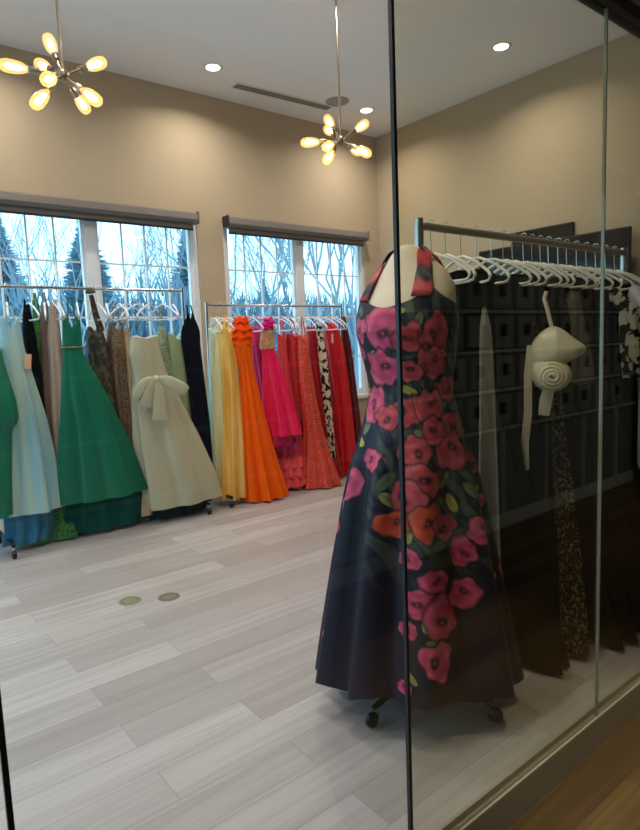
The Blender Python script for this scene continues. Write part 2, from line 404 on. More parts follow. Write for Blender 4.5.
# ------------------------------------------------------------------ ceiling fittings
LENS = emis('warm_lens', (1,.86,.62), 9)
def downlight(x, y, lab):
    r = empty('ceiling_downlight', (x,y,ZC))
    MB().lathe([(.063,-.001),(.063,-.006),(.086,-.006),(.094,-.001)], 28, caps=False).build('trim_ring', TRIM, r, True)
    MB().lathe([(0,-.012),(.04,-.0115),(.063,-.009),(.063,-.001),(0,-.001)], 24).build('lens', LENS, r, True)
    tag(r, lab, 'ceiling light', 'recessed ceiling lights')
    l = bpy.data.lights.new('downlight_lamp','AREA'); l.shape = 'DISK'; l.size = .11; l.energy = 12.5; l.color = (1,.93,.82); l.spread = math.radians(150)
    o = bpy.data.objects.new('downlight_lamp', l); COL.objects.link(o); o.parent = r; o.location = (0,0,-.03)
    return r
downlight(3.06,5.23,'round recessed ceiling light left of the long air slot')
downlight(5.0,5.22,'round recessed ceiling light beside the smaller hanging chandelier near corner')
downlight(5.0,3.45,'round recessed ceiling light over the glass side by right wall')
for x, y in ((1.1,5.23),(-.9,5.23),(3.06,3.45),(1.1,3.45),(-.9,3.45),(1.1,1.75),(-.9,1.75)):  # unseen lights added along the grid to brighten the room
    downlight(x, y, 'round recessed ceiling light out of the picture, over the shop floor')
v = empty('air_vent', (4.02,5.43,ZC), .0)
v.rotation_euler = (0,0,-.045)
MB().box(-.6,-.07,-.008,.6,-.05,0).box(-.6,.05,-.008,.6,.07,0).box(-.6,-.05,-.008,-.588,.05,0).box(.588,-.05,-.008,.6,.05,0).build('frame', TRIM, v)
MB().box(-.588,-.05,-.003,.588,.05,-.001).build('slot', plain('slot_dark', srgb(112,110,108), .8), v)
MB().box(-.588,-.003,-.007,.588,.003,-.003).box(-.588,-.02,-.006,.588,-.016,-.003).box(-.588,.016,-.006,.588,.02,-.003).build('blade', GRILLE, v)
tag(v, 'long narrow air vent slot in the ceiling along the window wall', 'vent')
s = empty('ceiling_speaker', (4.56,5.21,ZC))
MB().lathe([(.105,-.001),(.105,-.006),(.125,-.009),(.13,-.0005)], 28, caps=False).build('rim', GRILLE, s, True)
MB().lathe([(0,-.006),(.06,-.006),(.104,-.004),(.104,-.0006),(0,-.0006)], 28).build('grille', plain('speaker_mesh', srgb(158,155,152), .7, noise=.2, nscale=220), s, True)
tag(s, 'round grey speaker grille in the ceiling between vent and light', 'speaker')

AMBER = glass('amber_bulb_glass', (1.0,.84,.52), 1.3)
nt_ = AMBER.node_tree; em_ = N(nt_,'ShaderNodeEmission',Strength=.55); em_.inputs['Color'].default_value = (1,.62,.22,1)
ad_ = N(nt_,'ShaderNodeAddShader'); o_ = nt_.nodes['Material Output']; nt_.links.new(o_.inputs['Surface'].links[0].from_socket, ad_.inputs[0])
nt_.links.new(em_.outputs[0], ad_.inputs[1]); nt_.links.new(ad_.outputs[0], o_.inputs['Surface'])
FIL = emis('glowing_filament', (1.0,.76,.42), 9)
def chandelier(x, y, z, dirs, lab):
    r = empty('chandelier', (x,y,z))
    MB().tube([(0,0,.03),(0,0,ZC-z-.02)], .008, 8).build('rod', NICKEL, r, True)
    MB().lathe([(.0,ZC-z-.03),(.05,ZC-z-.026),(.062,ZC-z-.0005),(0,ZC-z-.0005)], 20).build('ceiling_canopy', NICKEL, r, True)
    MB().lathe([(0,-.035),(.022,-.028),(.034,-.01),(.034,.012),(.022,.03),(0,.036)], 16).build('hub', NICKEL, r, True)
    for d in dirs:
        d = Vector(d).normalized()
        a = MB().tube([d*.03, d*.135], .0065, 8).build('arm', NICKEL, r, True)
        MB().lathe([(.009,.12),(.018,.125),(.019,.172),(.016,.178),(0,.178)], 14, axis=d).build('socket', NICKEL, a, True)
        MB().lathe([(.014,.177),(.018,.188),(.029,.212),(.035,.245),(.036,.285),(.031,.312),(.018,.328),(0,.334)], 18, axis=d).build('bulb', AMBER, a, True)
        MB().lathe([(0,.192),(.008,.198),(.014,.222),(.018,.25),(.018,.275),(.012,.295),(0,.302)], 12, axis=d).build('filament', FIL, a, True)
    tag(r, lab, 'chandelier', 'starburst chandeliers')
chandelier(1.18,3.66,3.045,[(-0.04,0.55,0.84),(-0.89,0.44,0.13),(-0.15,0.87,0.48),(-0.52,-0.73,-0.44),(-0.61,-0.32,-0.72),(0.63,0.74,-0.23),(0.33,-0.73,-0.61),(0.83,0.22,0.51)],
    'starburst chandelier with glowing amber bulbs nearest, above the green gowns rack')
chandelier(3.225,3.66,3.045,[(0.14,0.65,0.74),(-0.95,0.27,-0.14),(0.24,0.8,0.55),(-0.82,-0.4,-0.4),(-0.71,-0.26,-0.66),(0.93,0.36,-0.04),(0.12,-0.85,-0.52),(0.84,-0.04,0.55)],
    'starburst chandelier with glowing amber bulbs farther in, above the red and orange gowns')

def blind(x0, x1, lab):
    r = empty('roller_blind', ((x0+x1)/2, YB-.06, 2.83)); W = (x1-x0)/2
    pr = [(-.055,-.02),(-.045,.045),(-.01,.06),(.055,.06),(.055,-.05),(-.03,-.05)]
    P = np.array([[(xx,a,b) for a,b in pr] for xx in (-W,W)])
    MB().grid(P,True,True,True).build('cassette', BLIND, r, bevel=.006)
    MB().box(-W+.03,.012,-.10, W-.03,.016,-.049).build('blind_fabric', BLIND, r)
    MB().box(-W+.03,.006,-.118, W-.03,.022,-.10).build('bottom_bar', BLINDDK, r)
    MB().box(-W-.012,-.058,-.055, -W,.058,.063).build('end_bracket', BLINDDK, r)
    MB().box(W,-.058,-.055, W+.012,.058,.063).build('end_bracket', BLIND, r)
    tag(r, lab, 'blind')
blind(.86,3.08,'taupe roller blind rolled up over the left window')
blind(3.44,5.46,'taupe roller blind rolled up over the right window')

for x, y, c, lab in ((1.274,3.517,(126,136,104),'greenish round floor outlet cover, left of the pair'), (1.475,3.404,(122,114,98),'grey-brown round floor outlet cover, right of the pair')):
    r = empty('floor_outlet', (x,y,0))
    MB().lathe([(0,.004),(.055,.004),(.062,.0035),(.067,.0005),(0,.0005)], 32).build('cover_plate', plain('outlet_plate', srgb(*c), .5), r, True)
    MB().lathe([(.046,.0041),(.047,.0052),(.053,.0052),(.054,.0041)], 32, caps=False).build('ring', plain('outlet_ring', srgb(*[q*.8 for q in c]), .5), r, True)
    tag(r, lab, 'floor outlet')

# wall screens on the right wall
r = empty('wall_screen', (XR-.002, 3.49, 2.08))
MB().box(-.045,-.34,0, 0,.34,.5).build('screen_body', BLACKPL, r, bevel=.006); MB().box(-.0475,-.325,.015,-.0455,.325,.485).build('display', SCREEN, r)
tag(r, 'small dark glossy screen high on the right wall, above the longer one', 'screen')
r = empty('wall_screen', (XR-.1, 3.36, 1.45))
MB().box(-.05,-.80,0, 0,.80,.98).build('screen_body', BLACKPL, r, bevel=.006); MB().box(-.0525,-.785,.015,-.0505,.785,.965).build('display', SCREEN, r)
MB().box(.0,-.25,.3, .1,.25,.7).build('wall_mount', DARKMETAL, r)
tag(r, 'long dark glossy screen on the right wall behind the white hangers', 'screen')

# ------------------------------------------------------------------ racks and hangers
def rack(x0, x1, y, z, lab, foot=.27, rad=.013, bar=None):
    r = empty('clothing_rack', (x0, y, 0)); W = x1-x0
    MB().tube([(-.0,0,z),(W,0,z)], rad, 10).build('hanging_bar', bar or CHROME, r, True)
    for x in (0, W):
        MB().tube([(x,0,.10),(x,0,z+.03)], rad*1.1, 10).build('post', CHROME, r, True)
        MB().tube([(x,-foot,.10),(x,foot,.10)], .016, 8).build('base_foot', BLACKPL, r, True)
        for s in (-1, 1):
            c = MB().tube([(x,s*(foot-.02),.085),(x,s*(foot-.02),.055)], .009, 6).build('caster', CHROME, r, True)
            P = [(0,-.013),(.026,-.013),(.03,-.008),(.03,.008),(.026,.013),(0,.013)]
            MB().lathe(P, 16, center=(x,s*(foot-.02)-.012,.0305), axis=(1,0,0)).build('wheel', BLACKPL, c, True)
    MB().tube([(0,0,.14),(W,0,.14)], .011, 8).build('lower_rail', CHROME, r, True)
    tag(r, lab, 'clothing rack', 'rolling clothing racks'); return r
rack(.93,2.56,5.15,2.03,'chrome rolling rack of green, taupe and silver gowns under the left window')
rack(2.825,4.50,5.2,1.91,'chrome rolling rack of yellow to red gowns under the right window')
rack(2.09,4.02,1.87,2.005,'chrome rolling rack with black gowns behind the glass', .24, .019, plain('brushed_steel_bar', srgb(168,160,138), .45, metal=.35))

def hanger(mat, name='hanger', w=.21, drop=.115, hook=.13):
    r = empty(name)
    h = [(0,-.012,.008)]
    for k in range(9):
        a = PI*.95-k*(PI*1.2)/8; h.append((0, .016*math.cos(a), .002+.016*math.sin(a)))
    h += [(0,.004,-.03),(0,0,-hook+.005)]
    MB().tube(h, .0022, 6).build('hook', CHROME, r, True)
    b = MB(); z0 = -hook
    top = [(0,-w,z0-drop),(0,-w*.93,z0-drop+.022),(0,-w*.55,z0-.042),(0,-.02,z0-.004),(0,.02,z0-.004),(0,w*.55,z0-.042),(0,w*.93,z0-drop+.022),(0,w,z0-drop)]
    b.tube(top, .0075, 8)
    b.tube([(0,-w,z0-drop),(0,-w+.012,z0-drop-.018),(0,-w*.8,z0-drop-.022),(0,w*.8,z0-drop-.022),(0,w-.012,z0-drop-.018),(0,w,z0-drop)], .0065, 8)
    b.build('hanger_body', mat, r, True)
    return r
hp = hanger(PALEPL); hn = hanger(WHITEPL)
used = set()
def put_hanger(src, x, y, z, rz, lab, group):
    o = src if src.name not in used else copy_tree(src)
    used.add(src.name)
    o.location = (x,y,z); o.rotation_euler = (0,0,rz); tag(o, lab, 'hanger', group)
for x in [1.0,1.1,1.25,1.37,1.43,1.47,1.62,1.78,1.86,1.97,2.04,2.14,2.24,2.36,2.46]:
    put_hanger(hp, x, 5.15, 2.041, random.uniform(-.3,.3)-(.9 if x > 2.0 and x < 2.3 else 0), 'clear white hanger on the rack of green and silver gowns', 'hangers on the left window rack')
for x in [2.9,2.97,3.05,3.16,3.33,3.42,3.52,3.62,3.72,3.8,3.9,4.0,4.08,4.16,4.26,4.34,4.42]:
    put_hanger(hp, x, 5.2, 1.921, random.uniform(-.35,.35), 'clear white hanger on the rack of yellow and red gowns', 'hangers on the right window rack')
NX = [2.17,2.27,2.38,2.5,2.62,2.72,2.8,2.9,2.98,3.06,3.14,3.24,3.33,3.44,3.55,3.66,3.78,3.9]
for i, x in enumerate(NX):
    put_hanger(hn, x, 1.87, 2.019, random.uniform(-.28,.28), 'white plastic hanger on the black gowns rack behind the glass', 'white hangers on the black gowns rack')

# ------------------------------------------------------------------ gowns
def cloth(rings, n=9, amp=.05, seg=96, rows=56, ph=0.0, hemw=.0, sharp=1.0, topfade=.25, noise=.25, seed=0, peak=.0):
    """rings: (z, cx, cy, hx, hy) from top to hem -> MB of one draped tube of cloth, closed at the top"""
    rnd = np.random.RandomState(seed); amp = min(amp*1.55, .22)
    R = np.array(rings, float)
    t = np.linspace(0, 1, rows); zt = R[0,0]+(R[-1,0]-R[0,0])*t
    A = np.stack([np.interp(-zt, -R[:,0], R[:,k]) for k in (1,2,3,4)], 1)
    for _ in range(2): A[1:-1] = (A[:-2]+2*A[1:-1]+A[2:])/4
    phi = np.linspace(0, 2*PI, seg, endpoint=False)
    p2, p3 = rnd.uniform(0, 6.28, 2)
    P = np.zeros((rows+2, seg, 3))
    for i in range(rows):
        a = amp*np.clip((t[i]-.05)/max(topfade,1e-3), 0, 1)*(.5+.5*t[i])
        s = np.cos(n*phi+ph+.6*np.sin(3*phi+p2)+.4*t[i]); s = np.sign(s)*np.abs(s)**sharp
        f = 1+a*s+a*noise*np.cos((2*n+1)*phi+p3+t[i])-a*.5
        zz = zt[i]+(hemw*np.cos(n*phi+ph+1)*(t[i] > .97))+peak*(np.abs(np.cos(phi))-.6)*np.clip(1-t[i]/.16, 0, 1)**1.5
        P[i+2] = np.stack([A[i,0]+A[i,2]*f*np.cos(phi), A[i,1]+A[i,3]*f*np.sin(phi), np.broadcast_to(zz, phi.shape)], 1)
    P[1] = P[2]*[1,1,1]; P[1,:,0] = A[0,0]+(P[2,:,0]-A[0,0])*.6; P[1,:,1] = A[0,1]+(P[2,:,1]-A[0,1])*.6; P[1,:,2] += .004
    P[0,:,0] = A[0,0]+(P[2,:,0]-A[0,0])*.03; P[0,:,1] = A[0,1]+(P[2,:,1]-A[0,1])*.03; P[0,:,2] = P[1,:,2].min()-.01
    # inner fold of the hem, so the cloth has thickness
    H = P[-1].copy(); H[:,0] = A[-1,0]+(H[:,0]-A[-1,0])*.97; H[:,1] = A[-1,1]+(H[:,1]-A[-1,1])*.97
    H2 = H.copy(); H2[:,2] += .08; H2[:,0] = A[-1,0]+(H2[:,0]-A[-1,0])*.97; H2[:,1] = A[-1,1]+(H2[:,1]-A[-1,1])*.97
    return MB().grid(np.concatenate([P, H[None], H2[None]]))
GR = {
'emerald_cap': [(1.54,0.908,4.98,0.083,0.083),(1.395,0.901,4.98,0.116,0.116),(1.191,0.882,4.98,0.175,0.175),(1.016,0.87,4.98,0.196,0.196),(0.987,0.861,4.98,0.154,0.154),(0.603,0.832,4.98,0.147,0.147),(0.328,0.81,4.98,0.152,0.152)],
'ice_blue': [(1.757,1.084,5.03,0.06,0.036),(1.549,1.076,5.03,0.09,0.054),(1.323,1.087,5.03,0.12,0.072),(1.017,1.102,5.03,0.164,0.098),(0.627,1.106,5.03,0.204,0.122),(0.303,1.107,5.03,0.231,0.139)],
'ice_under': [(0.377,1.112,5.1,0.185,0.111),(0.139,1.091,5.1,0.168,0.101),(0.055,1.069,5.1,0.168,0.101)],
'black_slim': [(1.912,1.25,5.2,0.015,0.023),(1.702,1.248,5.2,0.046,0.074),(1.387,1.261,5.2,0.05,0.081),(0.986,1.275,5.2,0.055,0.088),(0.335,1.238,5.2,0.077,0.123)],
'green_sequin': [(1.903,1.337,5.28,0.022,0.022),(1.624,1.339,5.28,0.053,0.053),(0.975,1.321,5.28,0.072,0.072),(0.307,1.311,5.28,0.182,0.182),(-0.029,1.282,5.28,0.255,0.255)],
'taupe_dark': [(1.899,1.389,5.22,0.021,0.032),(1.622,1.376,5.22,0.051,0.076),(0.976,1.352,5.22,0.069,0.103),(0.313,1.334,5.22,0.095,0.143)],
'taupe_light': [(1.899,1.425,5.1,0.021,0.027),(1.656,1.408,5.1,0.051,0.066),(1.38,1.407,5.1,0.059,0.077),(0.899,1.393,5.1,0.073,0.094),(0.304,1.362,5.1,0.078,0.101)],
'emerald_ball': [(1.753,1.526,5.02,0.067,0.023),(1.573,1.517,5.02,0.078,0.027),(1.509,1.514,5.02,0.076,0.027),(1.333,1.545,5.02,0.13,0.045),(1.129,1.576,5.02,0.185,0.065),(0.712,1.626,5.02,0.283,0.099),(0.312,1.656,5.02,0.356,0.124)],
'emerald_under': [(0.426,1.743,5.12,0.336,0.117),(0.208,1.742,5.12,0.375,0.131),(0.041,1.742,5.12,0.371,0.13)],
'olive_bronze': [(1.694,1.762,5.2,0.056,0.073),(1.569,1.769,5.2,0.082,0.107),(1.273,1.779,5.2,0.091,0.119),(0.928,1.802,5.2,0.101,0.131),(0.392,1.87,5.2,0.098,0.127),(0.077,1.872,5.2,0.125,0.162)],
'brown_sequin': [(1.726,1.939,5.2,0.061,0.079),(1.564,1.931,5.2,0.083,0.107),(1.264,1.925,5.2,0.083,0.108),(0.647,1.948,5.2,0.084,0.109),(0.059,1.957,5.2,0.121,0.157)],
'tan_slim': [(1.69,2.012,5.18,0.039,0.051),(1.518,2.012,5.18,0.043,0.057),(1.085,1.996,5.18,0.053,0.068),(0.365,2.041,5.18,0.098,0.127),(0.073,2.042,5.18,0.121,0.157)],
'silver': [(1.621,2.111,5.0,0.118,0.047),(1.495,2.102,5.0,0.138,0.055),(1.323,2.134,5.0,0.148,0.059),(1.077,2.174,5.0,0.212,0.085),(0.716,2.25,5.0,0.294,0.118),(0.389,2.327,5.0,0.344,0.138),(0.133,2.368,5.0,0.368,0.147)],
'silver_under': [(0.27,2.392,5.1,0.286,0.114),(0.087,2.369,5.1,0.276,0.11),(-0.013,2.352,5.1,0.266,0.106)],
'sage_sequin': [(1.704,2.366,5.22,0.027,0.032),(1.551,2.364,5.22,0.054,0.065),(1.139,2.402,5.22,0.082,0.098),(0.572,2.471,5.22,0.092,0.111),(0.091,2.478,5.22,0.13,0.156)],
'sage_satin': [(1.628,2.492,5.2,0.081,0.073),(1.41,2.491,5.2,0.096,0.086),(1.04,2.5,5.2,0.102,0.091),(0.664,2.504,5.2,0.102,0.092),(0.093,2.489,5.2,0.138,0.124)],
'black_right': [(1.785,2.603,5.1,0.024,0.019),(1.659,2.594,5.1,0.092,0.074),(1.541,2.591,5.1,0.087,0.07),(1.22,2.614,5.1,0.083,0.067),(0.845,2.64,5.1,0.084,0.067),(0.466,2.64,5.1,0.09,0.072),(0.089,2.604,5.1,0.12,0.096)],
'mint': [(1.658,2.875,5.2,0.051,0.061),(1.535,2.872,5.2,0.055,0.066),(1.201,2.866,5.2,0.06,0.072),(0.715,2.867,5.2,0.08,0.096),(0.144,2.846,5.2,0.104,0.125)],
'pale_yellow': [(1.627,2.91,5.15,0.05,0.06),(1.39,2.905,5.15,0.06,0.072),(0.716,2.894,5.15,0.088,0.106),(0.107,2.876,5.15,0.118,0.141)],
'gold': [(1.689,2.955,5.08,0.067,0.067),(1.529,2.955,5.08,0.086,0.086),(1.197,2.956,5.08,0.097,0.097),(0.716,2.947,5.08,0.117,0.117),(0.063,2.91,5.08,0.142,0.142)],
'orange': [(1.759,3.092,5.0,0.045,0.036),(1.646,3.085,5.0,0.086,0.069),(1.476,3.08,5.0,0.091,0.073),(1.265,3.111,5.0,0.071,0.057),(0.797,3.151,5.0,0.124,0.099),(0.396,3.19,5.0,0.183,0.146),(-0.017,3.242,5.0,0.243,0.195)],
'magenta': [(1.69,3.381,5.22,0.057,0.069),(1.52,3.371,5.22,0.067,0.08),(1.267,3.392,5.22,0.058,0.069),(0.641,3.478,5.22,0.088,0.105),(0.433,3.618,5.22,0.188,0.225)],
'hot_pink': [(1.663,3.405,5.06,0.063,0.051),(1.476,3.4,5.06,0.079,0.063),(1.436,3.416,5.06,0.074,0.059),(1.061,3.485,5.06,0.145,0.116),(0.604,3.552,5.06,0.219,0.175)],
'salmon': [(1.582,3.675,5.2,0.047,0.047),(1.145,3.695,5.2,0.052,0.052),(0.509,3.699,5.2,0.148,0.148),(0.133,3.691,5.2,0.171,0.171),(-0.096,3.691,5.2,0.193,0.193)],
'red_beaded': [(1.61,3.805,5.2,0.064,0.076),(1.137,3.818,5.2,0.094,0.112),(0.599,3.849,5.2,0.09,0.108),(-0.039,3.862,5.2,0.126,0.151)],
'coral': [(1.573,3.811,5.02,0.048,0.043),(1.296,3.823,5.02,0.07,0.063),(0.929,3.862,5.02,0.087,0.078),(0.607,3.906,5.02,0.104,0.094),(0.335,3.939,5.02,0.155,0.139),(-0.007,3.97,5.02,0.24,0.216)],
'dark_red': [(1.659,4.09,5.22,0.055,0.066),(1.335,4.107,5.22,0.06,0.072),(0.894,4.155,5.22,0.081,0.098),(0.088,4.288,5.22,0.114,0.137),(-0.074,4.295,5.22,0.125,0.15)],
'bw': [(1.707,4.116,5.12,0.027,0.038),(1.494,4.132,5.12,0.037,0.051),(1.332,4.152,5.12,0.046,0.064),(0.896,4.187,5.12,0.046,0.065),(0.26,4.22,5.12,0.042,0.059)],
'red': [(1.708,4.342,5.2,0.066,0.079),(1.489,4.368,5.2,0.102,0.122),(0.87,4.441,5.2,0.104,0.124),(0.057,4.502,5.2,0.111,0.133),(-0.061,4.504,5.2,0.116,0.14)],
'burgundy': [(1.763,4.53,5.22,0.041,0.049),(1.483,4.577,5.22,0.052,0.062),(0.852,4.632,5.22,0.068,0.082),(0.381,4.673,5.22,0.08,0.096),(-0.067,4.662,5.22,0.086,0.103)],
}
BARZ = 1.9
def straps(root, ring, mat, zb, dx=.0, w=.012):
    z, cx, cy, hx, hy = ring
    for s in (-1, 1):
        x0 = cx+s*hx*.55
        MB().ribbon([(x0,cy-hy*.6,z-.02),(x0*.6+cx*.4,cy-hy*.4,(z+zb)/2),(cx+s*hx*.2,cy,zb)], [w,w,w], (1,0,0)).build('strap', mat, root, True)
def gown(key, lab, mat, n=9, amp=.07, st=None, ph=0, sharp=1.0, seed=0, rings=None, group=None, **kw):
    rg = rings or GR[key]
    z, cx, cy = rg[-1][:3]
    root = empty('gown', (cx, cy, max(0.0, z)))
    kw.setdefault('peak', .04+.03*((seed*7)%3))
    m = cloth([(max(a,.015)-max(0.0,z), b-cx, c-cy, d, e) for a,b,c,d,e in rg], n, amp, ph=ph, sharp=sharp, seed=seed, **kw)
    body = m.build('gown_body', mat, root, True)
    if st:
        a, b, c, d, e = rg[0]
        straps(root, (a-max(0.0,z), b-cx, c-cy, d, e), mat, st-max(0.0,z))
    tag(root, lab, 'gown', group)
    return root
def local(root, p): return tuple(Vector(p)-Vector(root.location))
def part_cloth(root, key, name, mat, **kw):
    L = Vector(root.location)
    return cloth([(max(a,.015)-L.z, b-L.x, c-L.y, d, e) for a,b,c,d,e in GR[key]], **kw).build(name, mat, root, True)

EM = fabric('emerald_satin', (0,106,80)); EM2 = fabric('deep_emerald_tulle', (4,72,62), 'chiffon')
gown('emerald_cap', 'emerald gown at the left end of the left window rack', EM, 7, .08, 1.86, seed=1)
ICE = fabric('ice_blue_satin', (178,208,196), 'satin', (132,184,200))
g = gown('ice_blue', 'pale ice-blue satin gown with a peach tag on its front', ICE, 5, .10, 1.88, seed=2)
part_cloth(g, 'ice_under', 'underskirt', fabric('teal_blue_tulle', (62,122,150), 'chiffon'), n=9, amp=.12, seed=3)
tg = MB().box(-.024,-.003,-.055,.024,.003,.055).build('price_tag', plain('peach_card', srgb(222,178,146), .7), g, loc=local(g,(1.165,4.955,1.46))); tg.rotation_euler = (0,.12,.2)
BLK = fabric('black_crepe', (6,6,7), 'matte'); BLK2 = fabric('black_jersey', (8,7,7), 'matte')
gown('black_slim', 'slim black gown between the ice-blue gown and a green sequin gown', BLK, 5, .08, seed=4)
gown('green_sequin', 'bright green sequin gown with a hem trailing on the floor', fabric('green_sequin', (28,84,44), 'sequin', (84,160,70)), 6, .10, 2.0, seed=5)
gown('taupe_dark', 'dark taupe gown, the one left of the lighter taupe gown', fabric('dark_taupe_satin', (116,96,82)), 5, .10, 2.0, seed=6)
gown('taupe_light', 'light taupe satin gown beside the emerald ball gown', fabric('light_taupe_satin', (164,142,124)), 5, .09, seed=7)
g = gown('emerald_ball', 'large emerald satin ball gown with jewelled belt', EM, 7, .11, 1.93, ph=.8, sharp=1.2, seed=8, topfade=.5)
part_cloth(g, 'emerald_under', 'underskirt', EM2, n=11, amp=.08, seed=9)
rg = GR['emerald_ball'][1]; b = MB(); L = Vector(g.location)
for k in range(46):
    a = 2*PI*k/46; c = Vector((rg[1]+(rg[3]+.006)*math.cos(a), rg[2]+(rg[4]+.006)*math.sin(a), rg[0]-.02))-L
    b.lathe([(0,-.008),(.006,-.005),(.008,0),(.006,.005),(0,.008)], 6, center=c)
b.build('beaded_belt', plain('rhinestones', srgb(170,160,120), .2, metal=.8), g, True)
OLV = fabric('olive_bronze_brocade', (92,84,66), 'print', (48,52,42))
g = gown('olive_bronze', 'dark olive brocade gown with a single tall shoulder strap', OLV, 6, .12, seed=10)
L = Vector(g.location)
MB().ribbon([Vector((1.80,5.15,1.68))-L, Vector((1.765,5.15,1.82))-L, Vector((1.74,5.15,1.98))-L], [.06,.05,.035], (1,0,0), .012).build('shoulder_strap', OLV, g, True)
MB().pillow([(-.05,0),(.0,.035),(.05,.01),(.03,-.01),(-.03,-.015)], .02, Matrix.Translation(Vector((1.735,5.15,2.0))-L)).build('shoulder_knot', OLV, g, True)
gown('brown_sequin', 'bronze brown sequin gown between the olive gown and the silver gown', fabric('bronze_sequin', (92,72,54), 'sequin', (150,120,90)), 6, .12, 1.9, seed=11)
gown('tan_slim', 'slim tan gown tucked against the left side of the silver bow gown', fabric('tan_chiffon', (196,168,140), 'chiffon'), 4, .08, 1.9, seed=12)
SIL = fabric('silver_champagne_satin', (182,178,150))
g = gown('silver', 'strapless silver champagne satin gown with large front bow', SIL, 6, .09, ph=2.0, seed=13, topfade=.5, peak=.025)
part_cloth(g, 'silver_under', 'underskirt', fabric('dark_green_tulle', (28,52,48), 'chiffon'), n=11, amp=.1, seed=14)
L = Vector(g.location); MZ = Matrix.Translation(Vector((2.13,4.86,1.26))-L) @ Matrix.Rotation(-.30, 4, 'Z')
bow = MB()
bow.pillow([(-.015,.03),(-.09,.03),(-.17,-.03),(-.215,-.12),(-.16,-.17),(-.10,-.10),(-.015,-.03)], .014, MZ)
bow.pillow([(.015,.03),(.10,.035),(.22,-.03),(.285,-.085),(.20,-.16),(.10,-.085),(.015,-.03)], .014, MZ)
bow.ribbon([MZ@Vector((-.01,-.012,0)),MZ@Vector((-.06,-.025,-.10)),MZ@Vector((-.10,-.03,-.22))],[.04,.09,.13],(1,0,0),.010)
bow.ribbon([MZ@Vector((.01,-.02,0)),MZ@Vector((.01,-.035,-.15)),MZ@Vector((.0,-.045,-.34))],[.04,.09,.13],(1,0,0),.010)
bow.pillow([(-.03,.035),(.03,.035),(.03,-.04),(-.03,-.04)], .035, MZ)
bow.build('bow', SIL, g, True)
gown('sage_sequin', 'sage green sequin gown just right of the silver bow gown', fabric('sage_sequin', (128,146,118), 'sequin', (170,184,150)), 5, .09, 1.9, seed=15)
gown('sage_satin', 'strapless sage satin gown left of the slim black gown', fabric('sage_satin', (150,168,128)), 5, .09, seed=16)
g = gown('black_right', 'black velvet gown with thin straps at the right end of the left window rack', fabric('black_velvet', (10,12,24), 'matte'), 5, .08, seed=17)
straps(g, tuple(a-b for a,b in zip(GR['black_right'][1][:3], (g.location.z+.0,0,0)))[:1]+(GR['black_right'][1][1]-g.location.x, GR['black_right'][1][2]-g.location.y)+tuple(GR['black_right'][1][3:]), BLK, 1.9-g.location.z)

gown('mint', 'pale mint gown at the left end of the yellow to red rack', fabric('pale_mint_chiffon', (216,230,206), 'chiffon'), 5, .10, 1.8, seed=20)
gown('pale_yellow', 'pale butter-yellow gown behind the gold one', fabric('butter_chiffon', (246,226,164), 'chiffon'), 6, .12, 1.8, seed=21)
gown('gold', 'golden yellow chiffon gown left of the orange gown', fabric('gold_chiffon', (238,176,70), 'chiffon', (246,206,122)), 7, .14, 1.8, seed=22)
ORM = fabric('orange_chiffon', (250,96,0), 'chiffon')
g = gown('orange', 'bright orange halter gown with ruffled bodice and flowing skirt', ORM, 10, .13, seed=23, hemw=.01)
L = Vector(g.location); rf = MB()
for k, (z, r_) in enumerate(((1.73,.055),(1.66,.075),(1.59,.08),(1.52,.07))):
    P = []
    for q in range(40):
        a = 2*PI*q/40; rr = r_*1.4*(1+.12*math.cos(7*a+k))
        P.append((3.08+rr*math.cos(a), 5.0+rr*.8*math.sin(a), z+.012*math.sin(5*a+k)))
    ring = np.array(P); in_ = ring.copy(); cc = np.array([3.08,5.0,z+.05]); in_ = cc+(ring-np.array([3.08,5.0,z]))*.75
    in2 = cc+(ring-np.array([3.08,5.0,z]))*.55-[0,0,.06]
    rf.grid(np.stack([in_, ring, in2])-np.array(L))
rf.build('ruffle', fabric('deep_orange_chiffon', (240,70,0), 'chiffon'), g, True)
gown('magenta', 'magenta satin gown mostly hidden behind the hot pink gown', fabric('magenta_satin', (196,38,120)), 6, .10, 1.8, seed=24)
PK = fabric('hot_pink_satin', (246,14,84))
g = gown('hot_pink', 'hot pink high-low gown with nude lace bodice and shoulder flower', PK, 6, .12, seed=25, topfade=.5)
L = Vector(g.location); rg = GR['hot_pink']
cloth([(a-L.z,b-L.x,c-L.y,d*1.06,e*1.06) for a,b,c,d,e in rg[:2]], 5, .02, rows=12).build('lace_bodice', fabric('nude_lace', (206,160,124), 'print', (186,136,100)), g, True)
fl = MB()
for k in range(9):
    a = k*2.4; r_ = .012+.005*k
    fl.lathe([(0,-.02),(.03,-.012),(.036,.0),(.03,.012),(0,.02)], 10, center=Vector((3.385+r_*math.cos(a),5.02,1.72+r_*math.sin(a)))-L)
fl.build('shoulder_flower', fabric('fuchsia_organza', (222,36,130), 'chiffon'), g, True)
MB().ribbon([Vector((3.46,5.04,1.66))-L, Vector((3.47,5.04,1.72))-L, Vector((3.45,5.06,1.79))-L],[.05,.06,.03],(1,0,0),.01).build('strap', PK, g, True)
cloth([(.62-L.z,3.50-L.x,5.12-L.y,.17,.13),(.50-L.z,3.50-L.x,5.12-L.y,.19,.15)], 9, .08, rows=10).build('underskirt', fabric('deep_pink_satin', (206,22,84)), g, True)
SAL = fabric('salmon_organza', (236,84,88), 'chiffon')
g = gown('salmon', 'salmon pink gown with a ruffled hem beneath the hot pink gown', SAL, 8, .14, 1.8, seed=26)
L = Vector(g.location); rf = MB(); rg = GR['salmon'][-1]
